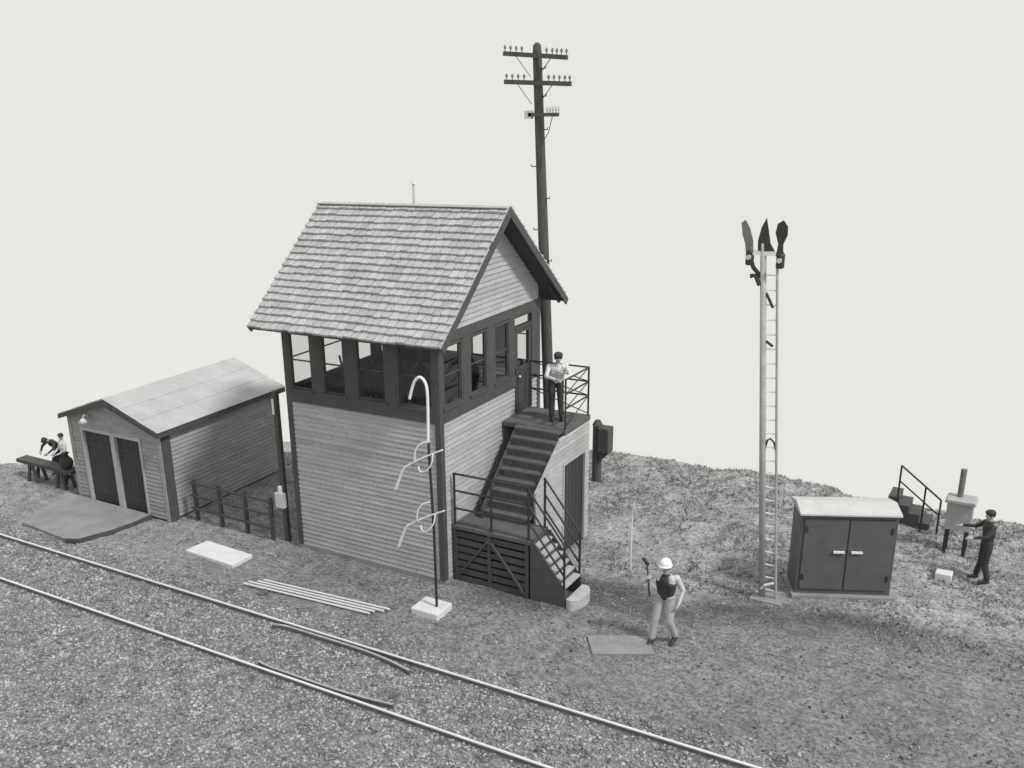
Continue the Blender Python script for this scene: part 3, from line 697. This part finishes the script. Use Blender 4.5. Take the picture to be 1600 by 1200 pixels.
MB().tube([(6.63,2.8,.28),(6.72,2.74,.42),(6.9,2.76,.5)],.03,7).build('base_crank', M_WHITE, SM)

# ------------------------------------------------------------------ relay cabinet
CA = math.radians(24.8); cu = Vector((math.cos(CA),math.sin(CA),0)); cvv = Vector((-math.sin(CA),math.cos(CA),0)); C0 = Vector((7.24,3.33,0))
CB = thing('relay_cabinet', C0+cu*1.0+cvv*.4, 'dark two door relay cabinet with pale lid and white handles', 'cabinet')
def cbx(b, u0,u1,v0,v1,z0,z1, shift=0):
    vs = []
    for z in (z0,z1):
        for u, v in ((u0,v0),(u1,v0),(u1,v1),(u0,v1)):
            p = C0+cu*u+cvv*v+Vector((0,0,z)); vs.append(p)
    return b.add(vs,[(0,3,2,1),(4,5,6,7),(0,1,5,4),(1,2,6,5),(2,3,7,6),(3,0,4,7)])
cbx(MB(),-.08,2.12,-.12,.95,-.15,.10).build('plinth', M_APR, CB, bevel=.015)
CH = 2.02
cbx(MB(),0,2.03,0,.82,.10,CH).build('body', M_CAB, CB, bevel=.015)
b = MB(); vs = []
for u in (-.05,2.07):
    for v, z in ((-.10,CH),(-.10,CH+.05),(.40,CH+.17),(.94,CH+.05),(.94,CH)): vs.append(C0+cu*u+cvv*v+Vector((0,0,z)))
b.add(vs,[(0,1,2,3,4),(9,8,7,6,5),(0,5,6,1),(1,6,7,2),(2,7,8,3),(3,8,9,4),(4,9,5,0)]); b.build('lid', M_CABL, CB, bevel=.012)
for u0, u1, uh in ((.08,1.0,.72),(1.03,1.95,1.10)):
    b = MB(); cbx(b,u0,u1,-.035,-.001,.22,CH-.10); dr = b.build('door', M_CAB, CB, bevel=.01)
    h = MB(); cbx(h,uh,uh+.24,-.085,-.06,1.13,1.19); cbx(h,uh+.02,uh+.05,-.06,-.035,1.14,1.18); cbx(h,uh+.19,uh+.22,-.06,-.035,1.14,1.18); h.build('handle', M_WHITE, dr, bevel=.006)
    ue = u0+.02 if uh < 1 else u1-.06
    for zz in (.45,1.6): cbx(MB(),ue,ue+.05,-.05,-.035,zz,zz+.14).build('hinge', M_IRON, dr)

# ------------------------------------------------------------------ small yard things
pad = MB().prism([(-6.88,-1.80),(-6.80,-1.06),(-5.12,-1.14),(-5.14,-1.86)],2,-.06,.09).build('cable_hatch', M_CONC, None, bevel=.012)
tag(rebase(pad,(-6,-1.45,0)), 'flat pale concrete hatch slab lying on the earth between fence and track', 'hatch')
for k in range(4):
    y_ = -2.42+k*.125; x_ = -4.22+[0,.05,.22,.3][k]
    z_ = .06
    o = MB().tube([(x_,y_,z_),(x_+3.55,y_+.28,z_)],.026,8).build('rod', M_CONC, None)
    tag(rebase(o,(x_+1.8,y_+.14,z_)), ['long pale rod, nearest to the rails of the four lying side by side','long pale rod, second from the rails of the four lying side by side','long pale rod, third from the rails of the four lying side by side','long pale rod, nearest to the tower of the four lying side by side'][k], 'rod', 'pale rods laid by the track')
o = MB().box((-3.62,-2.62,-.02),(-3.48,-1.85,.034)).build('timber', M_TIE, None, bevel=.008)
tag(rebase(o,(-3.55,-2.2,0)), 'short dark timber under the left end of the pale rods', 'timber')
sb = MB().prism([(3.95,-.62),(5.05,-.02),(5.45,-.62),(4.35,-1.25)],2,-.06,.05).build('hatch_cover', M_APR, None, bevel=.012)
tag(rebase(sb,(4.7,-.62,0)), 'flat dark grey hatch cover on the ground just left of the walking worker', 'hatch cover')
# train order post
OP = thing('train_order_post', (.46,-1.3,0), 'slender post on white block with gooseneck top and two hooped order sticks', 'train order post')
MB().box((.10,-1.62,-.08),(.82,-.98,.17)).build('base_block', M_CONC, OP, bevel=.03)
MB().tube([(.60,-1.3,.15),(.60,-1.3,2.0),(.535,-1.3,4.05)],.032,10).build('post', M_IRON, OP)
MB().tube(smo([(.53,-1.3,4.0),(.555,-1.3,4.8),(.55,-1.3,5.2),(.50,-1.3,5.38),(.38,-1.3,5.46),(.25,-1.3,5.36),(.16,-1.3,5.15),(.10,-1.3,4.95)]),.032,10).build('gooseneck', M_WHITE, OP, smooth=True)
def hoop(dz, name='order_hoop', s=1):
    o = Vector((0,0,dz))
    P = lambda *l: smo([Vector(p)+o for p in l])
    h = MB().tube(P((-.36,-1.34,2.80),(-.14,-1.34,3.30),(.02,-1.34,3.46),(.45,-1.34,3.72),(.92,-1.34,3.96)),[.036-.001*i_ for i_ in range(21)],8)
    h.tube(P((.10,-1.34,3.5),(.20,-1.36,3.62),(.24,-1.38,3.82),(.36,-1.36,4.0),(.54,-1.32,4.08)),.018,8)
    h.tube(P((.30,-1.36,3.50),(.36,-1.40,3.40),(.52,-1.42,3.44),(.66,-1.40,3.62),(.68,-1.36,3.84)),.015,8)
    return h.build(name, M_CORD, OP, smooth=True)
hoop(0); hoop(-1.38)
# pale stake on the bank
SK = thing('marker_stake', (3.53,2.84,0), 'thin white marker stake standing in the grass right of the stairs', 'stake')
MB().tube([(3.53,2.84,-.1),(3.52,2.84,1.2),(3.55,2.84,1.75)],.016,6).build('rod', M_WHITE, SK)
MB().prism([(3.47,1.45),(3.56,1.78),(3.63,1.48)],1,2.83,2.85).build('head', M_SILV, SK)
# foot pad of the stairs
o = MB().prism([(3.02,.30),(3.10,.28)]+[(3.12+.22*math.cos(a),.72+.44*math.sin(a)) for a in [-math.pi/2+k*math.pi/12 for k in range(13)]]+[(3.10,1.16),(3.02,1.15)],2,-.1,.24).build('step_pad', M_TREAD, None, bevel=.015)
tag(rebase(o,(3.1,.72,0)), 'rounded pale concrete step at the foot of the tower stairs', 'step pad')
# relay box on thick post behind the stairs
x_, y_ = .36, 8.0
RB = thing('relay_box', (x_,y_,0), 'dark post with side box standing behind the stair landing', 'relay box')
MB().tube([(x_,y_,-.2),(x_,y_,1.75)],.14,12).tube([(x_,y_,1.75),(x_,y_,1.9)],[.16,.08],12).build('post', M_POLE, RB)
MB().box((x_+.08,y_-.2,.95),(x_+.42,y_+.2,1.72)).prism([(x_+.10,.95),(x_+.42,.95),(x_+.14,.68)],1,y_-.16,y_+.16).build('box', M_POLE, RB, bevel=.02)
# handrail down the bank, far right
HRD = thing('bank_handrail', (8.9,8.7,0), 'dark iron handrail sloping down beside dark steps at far right', 'handrail')
b = MB(); A = Vector((8.48,8.7,1.62)); E = Vector((9.5,8.5,.92))
b.tube([A,E],.024,7); b.tube([A-Vector((0,0,.42)),E-Vector((0,0,.42))],.02,7)
for t in (0,.62,1): p = A+(E-A)*t; b.tube([(p.x,p.y,-.1),p],.024,7)
b.build('rail', M_IRON, HRD)
b = MB()
for k in range(4): b.box((8.25+k*.26,8.75,-.2),(8.51+k*.26,9.5,.72-k*.2))
b.build('steps', M_TRIM, HRD)
# telephone desk box on legs
PH = thing('telephone_box', (10.0,7.6,0), 'pale box on dark legs with upright pipe near the right edge', 'telephone box')
MB().box((9.72,7.4,.62),(10.28,7.85,1.32)).prism([(9.66,1.32),(10.34,1.32),(10.30,1.40),(9.70,1.40)],1,7.33,7.9).build('box', M_PHB, PH, bevel=.01)
for xx in (9.75,10.17):
    for yy in (7.43,7.75): MB().box((xx,yy,-.1),(xx+.08,yy+.07,.62)).build('leg', M_IRON, PH)
MB().tube([(9.95,7.7,1.40),(9.95,7.7,2.1)],.07,10).build('pipe', M_MIDC, PH)
o = MB().box((9.8,5.75,-.06),(10.15,6.05,.16)).build('white_block', M_CONC, None, bevel=.02)
tag(rebase(o,(10,5.9,0)), 'small pale block on the ground before the telephone box', 'block')
# trestle table, far left
TB = thing('trestle_table', (-14.6,-.2,0), 'long dark trestle table standing left of the shed', 'table')
MB().box((-15.9,-.35,.56),(-13.2,.05,.68)).build('table_top', M_TRIM, TB, bevel=.01)
for xx in (-15.2,-13.8):
    for s in (-1,1):
        for yy in (-.32,.0): MB().bar((xx+s*.06,yy,.56),(xx+s*.24,yy,-.05),.09,.07,(0,1,0)).build('leg', M_TRIM, TB)

# ------------------------------------------------------------------ people
def capsule_pts(b, p, q, r0, r1, seg=14):
    p, q = Vector(p), Vector(q); d = (q-p); L_ = d.length; d = d.normalized() if L_ > 1e-6 else Vector((0,0,1))
    pts, rs = [], []
    for a in (-1,-.7,-.35,0): pts.append(p+d*a*r0*.999); rs.append(max(r0*math.sqrt(max(0,1-a*a)),r0*.05))
    for a in (0,.35,.7,1): pts.append(q+d*a*r1*.999); rs.append(max(r1*math.sqrt(max(0,1-a*a)),r1*.05))
    if L_ < 1e-4: pts.pop(4); rs.pop(4)
    b.tube(pts, rs, seg)
def person(loc, face, J, cols, label, hat=None, group=None, tool=None, k=1.14):
    # J: joints in metres in the person's frame (x right, y forward, z up); scaled by k into model units, turned by face
    name = 'person'
    T = Matrix.Translation(Vector(loc)) @ Matrix.Rotation(face,4,'Z') @ Matrix.Scale(k,4)
    J = {a: (Vector(v) if hasattr(v,'__len__') else v) for a, v in J.items()}
    root = thing(name, loc, label, 'person', group)
    segs = []   # p, q, r0, r1, mat, inflated?
    A = lambda a, b_, r0, r1, m: segs.append((Vector(a), Vector(b_), r0, r1, m))
    hip, ch, nk, hd = J['hip'], J['chest'], J['neck'], J['head']
    up3 = (ch-hip).normalized(); side = J['side'].normalized()
    for s in (-1,1):
        sm_ = cols.get('shoulder','torso')
        A(hip+side*s*.075, hip+side*s*.085+up3*.05, .098,.098,'leg'); A(hip+up3*.10+side*s*.06, ch+side*s*.085-up3*.05,.092,.108,'torso')
        A(ch+side*s*.09-up3*.04, ch+side*s*.12+up3*.07,.095,.07,'torso'); A(ch+side*s*.11+up3*.035, ch+side*s*.12+up3*.075,.082,.072,sm_)
    A(hip+up3*.08, ch+up3*.02,.11,.12,'torso'); A(ch+up3*.08, nk,.075,.055,'torso'); A(nk-(hd-nk)*.1, hd-(hd-nk)*.3,.052,.050,'skin')
    fwd = J['fwd'].normalized(); hu = (hd-nk).normalized(); hs = fwd.cross(hu).normalized()
    A(hd+hu*.03-fwd*.012, hd+hu*.045-fwd*.02,.088,.086,'hair' if hat != 'bare' else 'skin'); A(hd+fwd*.02, hd-hu*.055+fwd*.035,.072,.052,'skin')
    A(hd-hu*.085+fwd*.05, hd-hu*.085+fwd*.052,.03,.03,'skin')                                  # chin
    A(hd+fwd*.085+hu*.0, hd+fwd*.105-hu*.025,.010,.015,'skin')                                 # nose
    A(hd+fwd*.082-hu*.058-hs*.018, hd+fwd*.082-hu*.058+hs*.018,.008,.008,'lip')
    for s in (-1,1):
        A(hd+hs*s*.078-fwd*.0, hd+hs*s*.082-hu*.03,.018,.013,'skin'); A(hd+fwd*.076+hs*s*.032+hu*.012, hd+fwd*.077+hs*s*.034+hu*.012,.012,.012,'hair')
        A(hd+fwd*.08+hs*s*.015+hu*.032, hd+fwd*.072+hs*s*.045+hu*.03,.010,.010,'skin')
    for s, n_ in ((-1,'L'),(1,'R')):
        sh_, el, wr, hp, kn, an = (J[x+n_] for x in ('sh','el','wr','hp','kn','an'))
        A(ch+up3*.06+side*s*.1, sh_,.07,.062,cols.get('shoulder','torso')); A(sh_,el,.060,.046,'arm'); A(el,wr,.045,.030,'arm')
        hand = J.get('hand'+n_, (wr-el)).normalized(); pn = J.get('palm'+n_, fwd).normalized(); pn = (pn-hand*pn.dot(hand)).normalized(); ps = hand.cross(pn)
        A(wr, wr+hand*.03,.028,.026,'skin')
        for t in (-1,-.33,.33,1): A(wr+hand*.03+ps*t*.012, wr+hand*.085+ps*t*.030,.017,.0145,'skin')
        for i, t in enumerate((-1,-.33,.33,1)):
            L0 = (.032,.038,.036,.028)[i]; b0 = wr+hand*.088+ps*t*.031; cu_ = (.35,.3,.35,.45)[i]+J.get('curl',0)
            d1 = (hand+pn*cu_+ps*t*.08).normalized(); d2 = (hand+pn*cu_*2.3).normalized(); d3 = (hand*.6+pn*cu_*3.4).normalized()
            p1 = b0+d1*L0; p2 = p1+d2*L0*.75; p3 = p2+d3*L0*.6
            A(b0,p1,.0115,.0105,'skin'); A(p1,p2,.0105,.0098,'skin'); A(p2,p3,.0098,.009,'skin')
        ts = -s if J.get('flipthumb') else s
        tb = wr+hand*.035+ps*ts*.026; t1 = tb+(hand*.6+ps*ts*.7+pn*.3).normalized()*.04; t2 = t1+(hand*.9+ps*ts*.25+pn*.4).normalized()*.032
        A(tb,t1,.0155,.0125,'skin'); A(t1,t2,.0125,.010,'skin')
        A(hp,kn,.096,.074,'leg'); A(kn,an+Vector((0,0,.05)),.073,.064,'leg'); A(an+(kn-an)*.5-fwd*.012, an+(kn-an)*.75-fwd*.018,.05,.055,'leg')
        ft = J.get('toe'+n_, fwd).normalized()
        A(an, an+ft*.02-Vector((0,0,.03)),.048,.048,'boot'); A(an-ft*.03-Vector((0,0,.045)), an+ft*.15-Vector((0,0,.055)),.040,.034,'boot')
        A(an+ft*.06-Vector((0,0,.035)), an+ft*.13-Vector((0,0,.05)),.042,.036,'boot')
    b = MB()
    for p, q, r0, r1, m in segs: capsule_pts(b, p, q, r0, r1)
    me = bpy.data.meshes.new('tmp'); me.from_pydata(b.v,[],b.f)
    o = bpy.data.objects.new('tmp', me); COL.objects.link(o)
    md = o.modifiers.new('r','REMESH'); md.mode = 'VOXEL'; md.voxel_size = .0075
    ms = o.modifiers.new('s','SMOOTH'); ms.factor = .5; ms.iterations = 3
    dg = bpy.context.evaluated_depsgraph_get(); me2 = bpy.data.meshes.new_from_object(o.evaluated_get(dg)); bpy.data.objects.remove(o)
    me2.name = 'body'; me2.materials.clear()
    keys = ['skin','torso','arm','leg','boot','hair','lip']
    for kk in keys: me2.materials.append(cols.get(kk, {'skin':M_SKIN,'hair':M_HAIR,'lip':M_MIDC,'boot':M_BOOT}.get(kk, M_MIDC)))
    nf = len(me2.polygons); cen = np.empty(nf*3); me2.polygons.foreach_get('center', cen); cen = cen.reshape(-1,3)
    best = np.full(nf,9.); idx = np.zeros(nf,int)
    for p, q, r0, r1, m in segs:
        p, q = np.array(p), np.array(q); d = q-p; t = np.clip(((cen-p)@d)/max(d@d,1e-9),0,1)
        dist = np.linalg.norm(cen-p-t[:,None]*d,axis=1)-(r0+(r1-r0)*t)
        if m in ('lip','hair') and r0 < .02: dist = dist-.003
        k_ = dist < best; best[k_] = dist[k_]; idx[k_] = keys.index(m)
    me2.polygons.foreach_set('material_index', idx); me2.polygons.foreach_set('use_smooth', np.ones(nf,bool))
    me2.transform(Matrix.Translation(-Vector(loc)) @ T)
    bo = bpy.data.objects.new('body', me2); COL.objects.link(bo); bo.parent = root
    def put(mb, nm, m, sm=True):
        o_ = mb.build(nm, m, None, smooth=sm); o_.data.transform(Matrix.Translation(-Vector(loc)) @ T); o_.parent = root; return o_
    hb = MB()
    if hat == 'helmet':
        c = hd+hu*.055-fwd*.005; prof = [(-.01,.112),(.03,.112),(.07,.098),(.10,.07),(.118,.035),(.122,.006)]
        hb.tube([c+hu*a for a,_ in prof],[r for _,r in prof],20)
        hb.tube([c-hu*.012+fwd*.018, c-hu*.002+fwd*.016],[.132,.122],20)
        put(hb,'hard_hat',M_WHITE)
    elif hat == 'cap':
        c = hd+hu*.05; prof = [(-.005,.098),(.03,.102),(.06,.09),(.078,.05),(.082,.008)]
        hb.tube([c+hu*a for a,_ in prof],[r for _,r in prof],18)
        hb.tube([c+hu*.0+fwd*.06, c+hu*.008+fwd*.055],[.075,.07],14)
        put(hb,'cap',M_DARKC)
    return root, put
def V3(*a): return Vector(a)
def stand(**kw):
    J = dict(hip=V3(0,0,.93),chest=V3(0,0,1.30),neck=V3(0,.0,1.47),head=V3(0,.02,1.62),side=V3(1,0,0),fwd=V3(0,1,0),
      shL=V3(-.19,0,1.40),elL=V3(-.24,-.02,1.12),wrL=V3(-.24,.06,.88),shR=V3(.19,0,1.40),elR=V3(.24,-.02,1.12),wrR=V3(.24,.06,.88),
      hpL=V3(-.09,0,.90),knL=V3(-.10,.02,.49),anL=V3(-.11,0,.10),hpR=V3(.09,0,.90),knR=V3(.10,.02,.49),anR=V3(.11,0,.10),
      palmL=V3(1,.2,0),palmR=V3(-1,.2,0))
    J.update(kw); return J
# walking worker.  faces the camera, slightly to picture left
def face_to(x, y, dx, dy): return math.atan2(dy, dx)-math.pi/2
wx, wy = 5.42, -.02; wz = gz(wx,wy)
Jw = stand(hip=V3(0,0,.92),chest=V3(-.01,.05,1.29),neck=V3(-.02,.08,1.45),head=V3(-.02,.12,1.60),
  shL=V3(-.20,.03,1.39),elL=V3(-.27,-.10,1.12),wrL=V3(-.25,.0,.88),
  shR=V3(.19,.06,1.38),elR=V3(.40,.14,1.20),wrR=V3(.24,.34,1.34),handR=V3(-.3,.3,.8),palmR=V3(-.6,-.2,.3),curl=.4,
  knR=V3(.14,.11,.50),anR=V3(.17,.14,.10),knL=V3(-.11,.04,.49),anL=V3(-.15,-.12,.12),toeL=V3(0,1,-.35),toeR=V3(0,1,.1))
root, put = person((wx,wy,wz), face_to(0,0,-.1,-1)+.0, Jw, dict(torso=M_DARKC,arm=M_SHIRT,leg=M_TROU,shoulder='arm'), 'walking worker in white hard hat, dark vest and pale trousers carrying a tool', hat='helmet')
tl = MB().tube([V3(.10,.46,1.12),V3(.30,.22,1.66)],.016,8).tube([V3(.27,.22,1.60),V3(.36,.24,1.72)],.035,8)
put(tl,'hand_tool',M_IRON)
# operator leaning on the landing rail
Jo = stand(hip=V3(0,-.12,.90),chest=V3(0,.06,1.22),neck=V3(0,.12,1.37),head=V3(0,.17,1.51),shL=V3(-.19,.08,1.31),elL=V3(-.26,.26,1.12),wrL=V3(-.10,.46,1.10),
  shR=V3(.19,.08,1.31),elR=V3(.28,.26,1.12),wrR=V3(.12,.46,1.10),handL=V3(.8,.4,-.1),handR=V3(-.8,.4,-.1),palmL=V3(0,.2,-1),palmR=V3(0,.2,-1),
  hpL=V3(-.09,-.12,.87),hpR=V3(.09,-.12,.87),knL=V3(-.10,-.06,.48),knR=V3(.10,-.04,.48))
person((1.22,3.45,HZ), math.radians(-145), Jo, dict(torso=M_SHIRT,arm=M_SHIRT,leg=M_DARKC), 'operator in pale shirt and dark cap leaning on the high stair landing', hat='cap', k=1.08)
# man at the right edge
Jr = stand(elR=V3(.30,.16,1.24),wrR=V3(.34,.42,1.24),handR=V3(.1,1,.0),palmR=V3(-.3,0,-1),elL=V3(-.26,.14,1.20),wrL=V3(-.20,.38,1.16),handL=V3(.1,1,0),palmL=V3(.3,0,-1),anR=V3(.16,.06,.10),anL=V3(-.15,-.05,.10))
person((10.72,6.2,gz(10.72,6.2)), math.radians(115), Jr, dict(torso=M_DARKC,arm=M_DARKC,leg=M_DARKC), 'standing man in dark work clothes reaching toward the pale box at the right edge', hat='cap', k=1.02)
# two at the trestle table
Jb = stand(hip=V3(0,-.2,.90),chest=V3(0,.05,1.15),neck=V3(0,.18,1.24),head=V3(0,.28,1.30),shL=V3(-.19,.10,1.20),elL=V3(-.30,.22,1.05),wrL=V3(-.20,.38,.92),
  shR=V3(.19,.10,1.20),elR=V3(.30,.22,1.05),wrR=V3(.20,.38,.92),hpL=V3(-.09,-.2,.87),hpR=V3(.09,-.2,.87),fwd=V3(0,.9,-.45),toeL=V3(0,1,0),toeR=V3(0,1,0))
person((-15.05,.5,0), math.radians(180), Jb, dict(torso=M_DARKC,arm=M_DARKC,leg=M_DARKC), 'man in dark clothes bent over the trestle table at the left edge', hat='cap', k=.95)
Jc = stand(chest=V3(0,.03,1.28),elR=V3(.28,.08,1.12),wrR=V3(.14,.3,1.02),elL=V3(-.28,.08,1.12),wrL=V3(-.14,.3,1.02),handL=V3(.3,1,-.1),handR=V3(-.3,1,-.1),palmL=V3(0,.2,-1),palmR=V3(0,.2,-1))
person((-14.5,.45,0), math.radians(165), Jc, dict(torso=M_SHIRT,arm=M_SHIRT,leg=M_DARKC,hair=M_HAIR), 'man in pale shirt standing behind the trestle table near the shed', hat='cap', k=.86)
BG = thing('sack', (-13.62,-.15,.68), 'dark lumpy sack standing on the trestle table beside the shed', 'sack')
MB().ball((-13.62,-.15,.87),.22,14,8,sc3=(1.2,.9,.95)).tube([(-13.62,-.15,1.02),(-13.60,-.15,1.11),(-13.60,-.15,1.18)],[.14,.07,.12],12).build('bag', M_DARKC, BG, smooth=True)

# ------------------------------------------------------------------ to metres
done = set()
for o in bpy.data.objects:
    if o.type in ('CAMERA',): continue
    o.location = o.location*S
    if o.type == 'MESH' and o.data.name not in done:
        done.add(o.data.name); o.data.transform(Matrix.Scale(S,4)); o.data.update()
